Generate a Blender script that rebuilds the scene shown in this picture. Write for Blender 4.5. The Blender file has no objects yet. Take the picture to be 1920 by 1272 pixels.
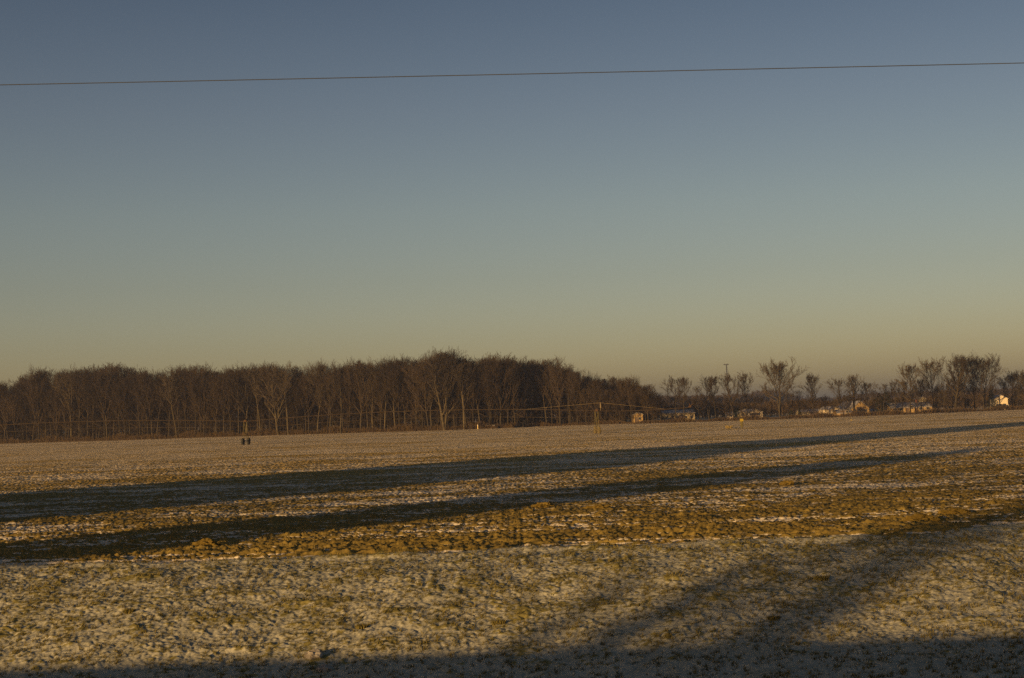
import bpy, math, random
import numpy as np
from mathutils import Matrix, Vector

R = math.radians
scene = bpy.context.scene
# ------------------------------------------------------------------ camera
F = 2847.0                      # focal length in photo pixels (1920 wide)
EYE = 4.0
cam = bpy.data.cameras.new('camera')
cam.sensor_width = 36.0
cam.lens = F / 1920 * 36.0
cam.clip_end = 20000
cam.clip_start = 0.2
co = bpy.data.objects.new('camera', cam)
scene.collection.objects.link(co)
ROT = Matrix.Rotation(R(90 + 2.885), 4, 'X') @ Matrix.Rotation(R(-2.0), 4, 'Z')
co.matrix_world = Matrix.Translation((0, 0, EYE)) @ ROT
scene.camera = co
scene.render.resolution_x = 1024
scene.render.resolution_y = 678

# ------------------------------------------------------------------ sky, sun, exposure
SUN_EL = 6.6
SX, SY = 0.6, 0.8               # horizontal direction in which the light travels
w = bpy.data.worlds.new('World')
scene.world = w
w.use_nodes = True
nt = w.node_tree
bg = nt.nodes['Background']
sky = nt.nodes.new('ShaderNodeTexSky')
sky.sky_type = 'NISHITA'
sky.sun_disc = False
sky.sun_elevation = R(SUN_EL)
sky.sun_rotation = math.atan2(-SX, -SY) % (2 * math.pi)
sky.dust_density = 1.0
geo = nt.nodes.new('ShaderNodeTexCoord')
sep = nt.nodes.new('ShaderNodeSeparateXYZ')
nt.links.new(geo.outputs['Generated'], sep.inputs[0])
ramp = nt.nodes.new('ShaderNodeValToRGB')   # air tint by elevation (height in the air, not in the picture)
cr = ramp.color_ramp
pts = [(0.0, (1.20, 1.14, 1.42)), (.02, (1.16, 1.12, 1.38)), (.05, (1.02, .98, 1.18)),
       (.09, (.92, .87, 1.0)), (.135, (.88, .83, .93)), (.20, (.74, .69, .81)), (.27, (.56, .55, .67)), (1.0, (.75, .75, .85))]
cr.elements[0].position = pts[0][0]; cr.elements[1].position = pts[-1][0]
for p, _ in pts[1:-1]:
    cr.elements.new(p)
for e, (p, c) in zip(cr.elements, pts):
    e.position = p; e.color = (*[v / 1.5 for v in c], 1)
nt.links.new(sep.outputs['Z'], ramp.inputs[0])
mul = nt.nodes.new('ShaderNodeMix'); mul.data_type = 'RGBA'; mul.blend_type = 'MULTIPLY'
mul.inputs['Factor'].default_value = 1
nt.links.new(sky.outputs[0], mul.inputs[6]); nt.links.new(ramp.outputs[0], mul.inputs[7])
nt.links.new(mul.outputs[2], bg.inputs[0])
bg.inputs[1].default_value = 0.098

sl = bpy.data.lights.new('sun', 'SUN')
sl.energy = 5.0
sl.angle = R(0.5)
sl.color = (1.0, 0.64, 0.27)
so = bpy.data.objects.new('sun', sl)
scene.collection.objects.link(so)
so.rotation_euler = Vector((SX, SY, -math.tan(R(SUN_EL)))).to_track_quat('-Z', 'Y').to_euler()
scene.view_settings.view_transform = 'Standard'
scene.view_settings.look = 'None'
scene.view_settings.exposure = 0.5
scene.view_settings.gamma = 1.0
scene.cycles.max_bounces = 4
scene.cycles.diffuse_bounces = 3
scene.cycles.volume_bounces = 0
scene.cycles.use_denoising = False
scene.cycles.sample_clamp_direct = 4.0
scene.cycles.sample_clamp_indirect = 2.0

# ------------------------------------------------------------------ helpers
RI = ROT.to_3x3().inverted()


def proj(x, y, z):
    v = RI @ Vector((x, y, z - EYE))
    return 960 + F * v.x / -v.z, 636 - F * v.y / -v.z


def place_x(px, D, z=0.0):
    """world x of the point at depth D and height z seen at photo column px"""
    x = (px - 960) / F * D
    for _ in range(4):
        x += (px - proj(x, D, z)[0]) / F * D
    return x


def height_at(x, D, py):
    """height of a vertical line at (x, D) where it reaches photo row py"""
    z = 4.0
    for _ in range(5):
        z += (proj(x, D, z)[1] - py) / F * D
    return z


COL = scene.collection


def link(o, parent=None):
    COL.objects.link(o)
    if parent is not None:
        o.parent = parent
    return o


def tag(o, label=None, cat=None, group=None, kind=None):
    if label: o['label'] = label
    if cat: o['category'] = cat
    if group: o['group'] = group
    if kind: o['kind'] = kind
    return o


def empty(name, loc, rz=0.0):
    o = bpy.data.objects.new(name, None)
    o.location = loc
    o.rotation_euler = (0, 0, rz)
    o.empty_display_size = 0.3
    return link(o)


def mesh_np(name, verts, quads, tris=None, smooth=False):
    me = bpy.data.meshes.new(name)
    nq = len(quads) if quads is not None else 0
    ntri = len(tris) if tris is not None else 0
    me.vertices.add(len(verts))
    me.vertices.foreach_set('co', np.asarray(verts, dtype=np.float32).ravel())
    idx = []
    if nq: idx.append(np.asarray(quads, dtype=np.int32).ravel())
    if ntri: idx.append(np.asarray(tris, dtype=np.int32).ravel())
    idx = np.concatenate(idx)
    me.loops.add(len(idx))
    me.loops.foreach_set('vertex_index', idx)
    me.polygons.add(nq + ntri)
    st = np.concatenate([np.arange(nq) * 4, nq * 4 + np.arange(ntri) * 3]).astype(np.int32)
    me.polygons.foreach_set('loop_start', st)
    if smooth:
        me.polygons.foreach_set('use_smooth', np.ones(nq + ntri, dtype=bool))
    me.update(calc_edges=True)
    return me


def obj(name, me, mat, parent=None):
    o = bpy.data.objects.new(name, me)
    if mat is not None and not me.materials:
        me.materials.append(mat)
    return link(o, parent)


class MB:
    """collects solids, links them as one mesh object"""
    def __init__(s): s.v = []; s.f = []
    def add(s, vs, fs):
        n = len(s.v); s.v += [tuple(v) for v in vs]; s.f += [tuple(i + n for i in f) for f in fs]; return s
    def box(s, x0, x1, y0, y1, z0, z1):
        return s.add([(x0,y0,z0),(x1,y0,z0),(x1,y1,z0),(x0,y1,z0),(x0,y0,z1),(x1,y0,z1),(x1,y1,z1),(x0,y1,z1)],
                     [(0,3,2,1),(4,5,6,7),(0,1,5,4),(1,2,6,5),(2,3,7,6),(3,0,4,7)])
    def tube(s, p, q, r0, r1=None, n=8):
        r1 = r0 if r1 is None else r1
        p = Vector(p); q = Vector(q); d = (q - p).normalized()
        a = d.orthogonal().normalized(); b = d.cross(a)
        vs = [p + (a * math.cos(t) + b * math.sin(t)) * r0 for t in [2*math.pi*i/n for i in range(n)]]
        vs += [q + (a * math.cos(t) + b * math.sin(t)) * r1 for t in [2*math.pi*i/n for i in range(n)]]
        fs = [(i, (i+1) % n, n + (i+1) % n, n + i) for i in range(n)] + [tuple(range(n))[::-1], tuple(range(n, 2*n))]
        return s.add(vs, fs)
    def path(s, pts, r, n=6):
        for a, b in zip(pts[:-1], pts[1:]): s.tube(a, b, r, r, n)
        return s
    def prism(s, poly, y0, y1):
        n = len(poly)
        vs = [(x, y0, z) for x, z in poly] + [(x, y1, z) for x, z in poly]
        return s.add(vs, [tuple(range(n)), tuple(range(n, 2*n))[::-1]] + [(i, n+i, n+(i+1) % n, (i+1) % n) for i in range(n)])
    def lathe_x(s, prof, n=20, c=(0, 0, 0)):
        """prof: list of (x, r) revolved about the x axis"""
        vs = [(c[0]+x, c[1]+r*math.cos(2*math.pi*k/n), c[2]+r*math.sin(2*math.pi*k/n)) for x, r in prof for k in range(n)]
        m = len(prof)
        fs = [(i*n+k, i*n+(k+1) % n, (i+1)*n+(k+1) % n, (i+1)*n+k) for i in range(m-1) for k in range(n)]
        fs += [tuple(range(n))[::-1], tuple((m-1)*n+k for k in range(n))]
        return s.add(vs, fs)
    def build(s, name, mat, parent=None, smooth=False):
        me = bpy.data.meshes.new(name); me.from_pydata(s.v, [], s.f)
        if smooth:
            for p in me.polygons: p.use_smooth = True
        return obj(name, me, mat, parent)


# ---- gradient noise in numpy
_rs = np.random.RandomState(7)
_perm = _rs.permutation(512).astype(np.int32)
_perm = np.concatenate([_perm, _perm, _perm])
_ang = _rs.rand(512) * 2 * np.pi
_gx = np.cos(_ang).astype(np.float32); _gy = np.sin(_ang).astype(np.float32)


def noise(x, y, seed=0):
    x = x + seed * 17.31; y = y - seed * 9.77
    xi = np.floor(x); yi = np.floor(y)
    fx = (x - xi).astype(np.float32); fy = (y - yi).astype(np.float32)
    xi = xi.astype(np.int64) & 511; yi = yi.astype(np.int64) & 511
    def g(ix, iy, dx, dy):
        h = _perm[_perm[ix & 511] + (iy & 511)] & 511
        return _gx[h] * dx + _gy[h] * dy
    u = fx*fx*fx*(fx*(fx*6-15)+10); v = fy*fy*fy*(fy*(fy*6-15)+10)
    a = g(xi, yi, fx, fy); b = g(xi+1, yi, fx-1, fy)
    c = g(xi, yi+1, fx, fy-1); d = g(xi+1, yi+1, fx-1, fy-1)
    return ((a + u*(b-a)) * (1-v) + (c + u*(d-c)) * v) * 1.4


def sstep(a, b, x):
    t = np.clip((x - a) / (b - a), 0, 1)
    return t * t * (3 - 2 * t)


# ------------------------------------------------------------------ materials
def mat(name, color=(.5, .5, .5), rough=.9, var=.25, scale=3.0, metal=0.0, spec=.2, color2=None, stretch=(1, 1, 1)):
    m = bpy.data.materials.new(name); m.use_nodes = True
    n = m.node_tree.nodes; l = m.node_tree.links
    b = n['Principled BSDF']
    b.inputs['Roughness'].default_value = rough
    b.inputs['Metallic'].default_value = metal
    b.inputs['Specular IOR Level'].default_value = spec
    tc = n.new('ShaderNodeTexCoord'); mp = n.new('ShaderNodeMapping'); mp.inputs['Scale'].default_value = stretch
    nz = n.new('ShaderNodeTexNoise'); nz.inputs['Scale'].default_value = scale; nz.inputs['Detail'].default_value = 4
    l.new(tc.outputs['Object'], mp.inputs[0]); l.new(mp.outputs[0], nz.inputs['Vector'])
    rp = n.new('ShaderNodeValToRGB')
    c2 = color2 or tuple(c * (1 - var) for c in color)
    c1 = color if color2 else tuple(min(1, c * (1 + var)) for c in color)
    rp.color_ramp.elements[0].position = .32; rp.color_ramp.elements[1].position = .68
    rp.color_ramp.elements[0].color = (*c2, 1); rp.color_ramp.elements[1].color = (*c1, 1)
    l.new(nz.outputs['Fac'], rp.inputs[0]); l.new(rp.outputs[0], b.inputs['Base Color'])
    return m


def bark(name, c_a, c_b):
    """bark whose tone differs from tree to tree"""
    m = mat(name, c_a, rough=1.0, color2=c_b, scale=.9, spec=.05)
    n = m.node_tree.nodes; l = m.node_tree.links
    b = n['Principled BSDF']; src = b.inputs['Base Color'].links[0].from_socket
    oi = n.new('ShaderNodeObjectInfo'); mr = n.new('ShaderNodeMapRange')
    mr.inputs[3].default_value = .65; mr.inputs[4].default_value = 1.35
    l.new(oi.outputs['Random'], mr.inputs[0])
    hs = n.new('ShaderNodeHueSaturation')
    l.new(mr.outputs[0], hs.inputs['Value']); l.new(src, hs.inputs['Color']); l.new(hs.outputs[0], b.inputs['Base Color'])
    return m


M = {}
M['bark'] = bark('bark_brown', (.052, .041, .025), (.032, .025, .017))
M['twig'] = bark('twig_brown', (.068, .048, .027), (.042, .030, .019))
M['bark_pale'] = bark('bark_pale', (.105, .082, .045), (.05, .039, .024))
M['grey_twig'] = bark('twig_grey', (.085, .064, .038), (.055, .042, .027))
M['evergreen'] = bark('evergreen_needles', (.045, .05, .025), (.02, .026, .013))
M['brush'] = mat('dry_brush', (.12, .08, .038), color2=(.06, .04, .022), scale=.5, rough=1, spec=.05)
M['far_wood'] = mat('far_wood_bark', (.075, .056, .046), color2=(.05, .038, .032), scale=.05, rough=1, spec=.05)
M['rust'] = mat('rusted_galvanised_pipe', (.045, .03, .016), color2=(.028, .018, .011), scale=.8, rough=.7)
M['steel'] = mat('galvanised_steel', (.20, .15, .075), color2=(.12, .085, .04), scale=1.5, rough=.6, metal=.1)
M['tyre'] = mat('tyre_rubber', (.035, .034, .028), var=.3, scale=6, rough=.85)
M['tyre_mud'] = mat('muddy_tyre', (.20, .15, .06), color2=(.06, .05, .025), scale=3, rough=.9)
M['rim'] = mat('rusty_rim', (.16, .08, .03), var=.3, scale=6, rough=.8)
M['yellow'] = mat('yellow_paint', (.30, .21, .02), var=.12, scale=4, rough=.6)
M['olive'] = mat('weathered_olive_paint', (.14, .11, .035), color2=(.07, .06, .025), scale=3)
M['mast_grey'] = mat('mast_grey_paint', (.05, .05, .055), scale=.3)
M['orange'] = mat('rust_orange_paint', (.075, .042, .02), var=.2, scale=4)
M['pale_post'] = mat('pale_post_plastic', (.75, .55, .22), var=.12, scale=2)
M['cream'] = mat('cream_siding', (.26, .205, .115), var=.10, scale=.8, stretch=(.3, .3, 6))
M['bright_white'] = mat('bright_siding', (.60, .49, .33), var=.08, scale=.8, stretch=(.3, .3, 6))
M['white'] = mat('white_siding', (.55, .45, .31), var=.06, scale=.8, stretch=(.3, .3, 6))
M['tan'] = mat('tan_siding', (.30, .20, .085), var=.15, scale=.8, stretch=(5, 5, .4))
M['snow_roof'] = mat('snow_dusted_roof', (.36, .325, .31), color2=(.22, .20, .185), scale=.7)
M['grey_roof'] = mat('grey_metal_roof', (.34, .31, .30), color2=(.22, .20, .19), scale=.6)
M['glass'] = mat('dark_window_glass', (.03, .03, .035), rough=.15, spec=.5)
M['door'] = mat('dark_door', (.10, .07, .05), scale=2)
M['brick'] = mat('red_brick_chimney', (.24, .09, .05), var=.25, scale=5)
M['pole'] = mat('weathered_pole_wood', (.16, .12, .08), var=.3, scale=2, stretch=(4, 4, .5))
M['wire'] = mat('aged_wire', (.045, .048, .05), var=.15, scale=1, rough=.6)
M['asphalt'] = mat('road_asphalt', (.05, .05, .05), var=.2, scale=8)
M['rock'] = mat('frosted_rock', (.38, .34, .28), color2=(.16, .13, .10), scale=7)
M['tuft'] = mat('dry_grass_blades', (.17, .135, .04), color2=(.09, .075, .024), scale=2, rough=.95, spec=.05)
M['straw'] = mat('straw_grass', (.42, .30, .08), color2=(.22, .16, .05), scale=2)
M['clod'] = mat('soil_clod', (.16, .108, .023), color2=(.10, .067, .016), scale=5, rough=1, spec=.05)


def ground_mat(name, soil1, soil2, snow, snow2, fine, bump, far=None):
    """soil or grass showing through a dusting of snow; 'snow' vertex attribute says how much lies there"""
    m = bpy.data.materials.new(name); m.use_nodes = True
    n = m.node_tree.nodes; l = m.node_tree.links
    b = n['Principled BSDF']; b.inputs['Roughness'].default_value = .95; b.inputs['Specular IOR Level'].default_value = .08
    tc = n.new('ShaderNodeTexCoord')
    at = n.new('ShaderNodeAttribute'); at.attribute_name = 'snow'
    nz = n.new('ShaderNodeTexNoise'); nz.inputs['Scale'].default_value = fine; nz.inputs['Detail'].default_value = 5; nz.inputs['Roughness'].default_value = .65
    mp = n.new('ShaderNodeMapping'); mp.inputs['Scale'].default_value = (.6, 1, 1)
    l.new(tc.outputs['Object'], mp.inputs[0]); l.new(mp.outputs[0], nz.inputs['Vector'])
    ad = n.new('ShaderNodeMath'); ad.operation = 'ADD'
    sb = n.new('ShaderNodeMath'); sb.operation = 'MULTIPLY_ADD'; sb.inputs[1].default_value = 1.5; sb.inputs[2].default_value = -.75
    l.new(nz.outputs['Fac'], sb.inputs[0]); l.new(sb.outputs[0], ad.inputs[0]); l.new(at.outputs['Fac'], ad.inputs[1])
    ss = n.new('ShaderNodeMapRange'); ss.interpolation_type = 'SMOOTHSTEP'; ss.inputs[1].default_value = .36; ss.inputs[2].default_value = .64
    l.new(ad.outputs[0], ss.inputs[0])
    big = n.new('ShaderNodeTexNoise'); big.inputs['Scale'].default_value = 1.3; big.inputs['Detail'].default_value = 6
    l.new(tc.outputs['Object'], big.inputs['Vector'])
    def pair(a, c):
        rp = n.new('ShaderNodeValToRGB'); rp.color_ramp.elements[0].position = .35; rp.color_ramp.elements[1].position = .65
        rp.color_ramp.elements[0].color = (*c, 1); rp.color_ramp.elements[1].color = (*a, 1)
        l.new(big.outputs['Fac'], rp.inputs[0]); return rp
    s_ = pair(soil1, soil2); w_ = pair(snow, snow2)
    sy = n.new('ShaderNodeSeparateXYZ'); l.new(tc.outputs['Object'], sy.inputs[0])
    ym = n.new('ShaderNodeMapRange'); ym.interpolation_type = 'SMOOTHSTEP'
    ym.inputs[1].default_value = 62; ym.inputs[2].default_value = 190
    l.new(sy.outputs['Y'], ym.inputs[0])
    if far:      # near: bare soil; beyond: stubble and snow tones with warm sunlight painted in
        f_ = pair(far[0], far[1]); fm = n.new('ShaderNodeMix'); fm.data_type = 'RGBA'
        l.new(ym.outputs[0], fm.inputs['Factor']); l.new(s_.outputs[0], fm.inputs[6]); l.new(f_.outputs[0], fm.inputs[7])
        ssock = fm.outputs[2]
        g_ = pair(far[2], far[3]); gm = n.new('ShaderNodeMix'); gm.data_type = 'RGBA'
        l.new(ym.outputs[0], gm.inputs['Factor']); l.new(w_.outputs[0], gm.inputs[6]); l.new(g_.outputs[0], gm.inputs[7])
        wsock = gm.outputs[2]
    else:
        ssock = s_.outputs[0]; wsock = w_.outputs[0]
    mx = n.new('ShaderNodeMix'); mx.data_type = 'RGBA'
    l.new(ss.outputs[0], mx.inputs['Factor']); l.new(ssock, mx.inputs[6]); l.new(wsock, mx.inputs[7])
    l.new(mx.outputs[2], b.inputs['Base Color'])
    # rough facets: the normal wanders with a second noise, the same at every distance
    n2 = n.new('ShaderNodeTexNoise'); n2.inputs['Scale'].default_value = fine * 1.3; n2.inputs['Detail'].default_value = 3
    l.new(tc.outputs['Object'], n2.inputs['Vector'])
    sb2 = n.new('ShaderNodeVectorMath'); sb2.operation = 'SUBTRACT'; sb2.inputs[1].default_value = (.5, .5, .5)
    l.new(n2.outputs['Color'], sb2.inputs[0])
    sc2 = n.new('ShaderNodeVectorMath'); sc2.operation = 'SCALE'
    ba = n.new('ShaderNodeMapRange'); ba.inputs[1].default_value = 0; ba.inputs[2].default_value = 1
    ba.inputs[3].default_value = bump[0]; ba.inputs[4].default_value = bump[1]
    l.new(ym.outputs[0], ba.inputs[0]); l.new(ba.outputs[0], sc2.inputs['Scale'])
    l.new(sb2.outputs[0], sc2.inputs[0])
    rough_vec = sc2
    ge = n.new('ShaderNodeNewGeometry')
    ad2 = n.new('ShaderNodeVectorMath'); ad2.operation = 'ADD'
    l.new(ge.outputs['Normal'], ad2.inputs[0]); l.new(sc2.outputs[0], ad2.inputs[1])
    nm = n.new('ShaderNodeVectorMath'); nm.operation = 'NORMALIZE'
    l.new(ad2.outputs[0], nm.inputs[0]); l.new(nm.outputs[0], b.inputs['Normal'])
    return m


M['field'] = ground_mat('ploughed_soil_with_snow', (.235, .165, .042), (.15, .104, .026), (.66, .57, .43), (.50, .42, .31), 4.0, (1.6, 11.0), ((.64, .43, .12), (.48, .31, .08), (.87, .70, .46), (.76, .60, .37)))  # last colour group: far stubble and snow, brightened to stand in for low sun
M['bank'] = ground_mat('frosted_grass_with_snow', (.23, .19, .06), (.13, .11, .036), (.40, .375, .285), (.31, .29, .21), 11.0, (1.1, 1.1))

# ------------------------------------------------------------------ terrain
def edge_y(x):           # where the grass bank meets the ploughed field
    return 45.2 + .35 * np.sin(x * .21) + sstep(11, 17, x) * 3.2 + .25 * np.sin(x * .9 + 1)


def ragged_edge(x):      # the same border with its small tongues of soil and grass
    return edge_y(x) + .22 * np.sin(x * 3.1 + 2 * np.sin(x * .7)) * np.sin(x * .53 + 1) + .16 * np.sin(x * 7.9 + 2) + .10 * np.sin(x * 15.1)


def bank_profile(t):     # t = metres in front of the field edge, result = height below the field
    return -sstep(0, 14.5, t)


def base_z(x, y):
    z = np.zeros_like(x)
    t = edge_y(x) - y
    z = np.where(t > 0, bank_profile(t) * (2.25 - .85 * sstep(-3, 8, x)), 0)
    # far side of the ditch rises to the road
    up = sstep(20, 3.6, y)
    z = z + (3.1 - z) * up
    back = sstep(-9, -22, y)
    z = z * (1 - back)
    # gentle swell of the whole field
    z = z + .12 * noise(x / 60, y / 60, 3) * sstep(60, 120, y)
    # slight lip at the field edge
    z = z + .10 * np.exp(-((y - edge_y(x) + .4) / .5) ** 2) * (1 + 1.0 * noise(x / 1.7, y / 3, 5))
    return z


def field_relief(x, y):
    near = sstep(75, 47, y)
    rows = np.sin(2 * np.pi * (y + .35 * noise(x / 7, y / 4, 11)) / .86)
    h = .05 * rows * (.35 + .65 * near)
    n1 = noise(x / 1.5, y / .5, 1)
    n2 = np.abs(noise(x / .55, y / .34, 2))
    n3 = np.maximum(0, noise(x / .75, y / .5, 4) - .22)
    n4 = noise(x / .2, y / .15, 6)
    n5 = np.maximum(0, noise(x / 3.2, y / 1.5, 8) - .18)
    A = (.75 + .4 * near) * (1 - .8 * sstep(90, 260, y))
    n6 = np.abs(noise(x / .24, y / .16, 14))
    h = h * (1 - .8 * sstep(90, 260, y)) + A * (.05 * n1 + .06 * n2 + .09 * n6 + .10 * n3 + .03 * n4) + .16 * near * n5
    h = h + .05 * noise(x / 9, y / 4, 9)
    lows = .05 * noise(x / 9, y / 4, 9)
    k = (h - lows - .05) / .075
    patch = noise(x / 14, y / 5, 12) * .35 + noise(x / 3.5, y / 1.2, 13) * .35
    k = (h - h.mean()) / max(1e-6, h.std())
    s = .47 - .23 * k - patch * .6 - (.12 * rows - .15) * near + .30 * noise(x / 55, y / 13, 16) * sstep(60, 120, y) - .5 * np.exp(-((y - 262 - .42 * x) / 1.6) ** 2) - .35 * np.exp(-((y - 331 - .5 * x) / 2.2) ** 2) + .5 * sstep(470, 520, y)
    return h, s


def bank_relief(x, y):
    h = .06 * noise(x / 1.3, y / 1.0, 21) + .05 * np.abs(noise(x / .26, y / .22, 22)) + .085 * np.maximum(0, noise(x / .36, y / .30, 23) - .27)
    h = h + .022 * noise(x / .12, y / .11, 24) + .10 * np.maximum(0, noise(x / .9, y / .7, 26) - .35)
    k = (h - .03) / .05
    s = .54 + .22 * sstep(7, 13, edge_y(x) - y) - .24 * k - .14 * noise(x / 3.5, y / 2.2, 25) - .28 * noise(x / .26, y / .18, 27)
    return h, s


def make_grid(name, us, rows, material, relief, label):
    """rows: function (u array) -> 2D array of y"""
    Y = rows(us)
    U = np.broadcast_to(us, Y.shape)
    X = U * np.maximum(Y, 20)
    Z = base_z(X, Y)
    h, s = relief(X, Y)
    Z = Z + h
    nr, nc = Y.shape
    vs = np.stack([X, Y, Z], -1).reshape(-1, 3)
    i = (np.arange(nr - 1)[:, None] * nc + np.arange(nc - 1)[None, :]).ravel()
    q = np.stack([i, i + 1, i + nc + 1, i + nc], -1)
    me = mesh_np(name, vs, q, smooth=True)
    a = me.attributes.new('snow', 'FLOAT', 'POINT'); a.data.foreach_set('value', np.clip(s, -.5, 1.5).astype(np.float32).ravel())
    o = obj(name, me, material)
    tag(o, label, kind='structure')
    return o


du = .00062
us = np.concatenate([-np.geomspace(4.0, .42, 70)[:-1], np.arange(-.42, .42, du), np.geomspace(.42, 4.0, 70)])
# field rows
ys = [0.0]; yy = 45.0
while yy < 600:
    d = .085 * (yy / 45) ** 1.75; yy += d; ys.append(yy - 45.0)
ys = np.array(ys); ys = ys / ys[-1]
LEN = 555.0


def field_rows(u):
    e = edge_y(u * 45.5)
    e = ragged_edge(u * e)
    return e[None, :] + ys[:, None] * (600 - e[None, :])


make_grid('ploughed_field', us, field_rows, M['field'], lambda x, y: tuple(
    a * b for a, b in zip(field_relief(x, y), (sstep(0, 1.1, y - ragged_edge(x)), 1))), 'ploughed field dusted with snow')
bt = np.linspace(0, 1, 300)


def bank_rows(u):
    e = edge_y(u * 45.5)
    e = ragged_edge(u * e)
    return 26 + bt[:, None] * (e[None, :] - 26)


make_grid('grass_bank', us, bank_rows, M['bank'], lambda x, y: tuple(
    a * b for a, b in zip(bank_relief(x, y), (sstep(0, 1.1, ragged_edge(x) - y) * sstep(25.9, 27, y), 1))), 'snow dusted grass bank')

# verge, road and land behind the camera
def sheet(name, xs, yv, material, zoff=0.0, kind='structure'):
    X, Y = np.meshgrid(xs, yv)
    Z = base_z(X, Y) + zoff
    nr, nc = X.shape
    i = (np.arange(nr - 1)[:, None] * nc + np.arange(nc - 1)[None, :]).ravel()
    me = mesh_np(name, np.stack([X, Y, Z], -1).reshape(-1, 3), np.stack([i, i + 1, i + nc + 1, i + nc], -1), smooth=True)
    a = me.attributes.new('snow', 'FLOAT', 'POINT')
    a.data.foreach_set('value', (.6 + .3 * noise(X / 4, Y / 3, 31)).astype(np.float32).ravel())
    o = obj(name, me, material); tag(o, kind=kind); return o


sheet('road_verge', np.linspace(-104, 104, 210), np.linspace(3.2, 26, 40), M['bank'])
sheet('road', np.linspace(-400, 400, 160), np.linspace(-6.5, 3.19, 12), M['asphalt'], .006)
sheet('land_behind_road', np.linspace(-400, 400, 160), np.linspace(-400, -6.51, 120), M['bank'])
sheet('distant_land', np.linspace(-6000, 6000, 80), np.concatenate([[598.5], np.geomspace(640, 6000, 30)]), M['field'], -.05)

# ------------------------------------------------------------------ trees
def tubes(segs, sides):
    """segs: array (n, 8) p0 p1 r0 r1 -> verts, quads"""
    s = np.asarray(segs, dtype=np.float64)
    p0 = s[:, 0:3]; p1 = s[:, 3:6]; r0 = s[:, 6:7]; r1 = s[:, 7:8]
    d = p1 - p0; d /= np.maximum(1e-9, np.linalg.norm(d, axis=1, keepdims=True))
    ref = np.where(np.abs(d[:, 2:3]) > .9, [[1., 0, 0]], [[0, 0, 1.]])
    a = np.cross(d, ref); a /= np.linalg.norm(a, axis=1, keepdims=True)
    b = np.cross(d, a)
    rings = []
    for p, r in ((p0, r0), (p1, r1)):
        for k in range(sides):
            t = 2 * np.pi * k / sides
            rings.append(p + (a * math.cos(t) + b * math.sin(t)) * r)
    V = np.stack(rings, 1)              # n, 2*sides, 3
    n = len(s)
    base = (np.arange(n) * 2 * sides)[:, None]
    q = np.concatenate([np.stack([base[:, 0] + k, base[:, 0] + (k + 1) % sides,
                                  base[:, 0] + sides + (k + 1) % sides, base[:, 0] + sides + k], -1) for k in range(sides)])
    return V.reshape(-1, 3), q


def unit(v):
    return v / max(1e-9, math.sqrt(v[0]**2 + v[1]**2 + v[2]**2))


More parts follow.
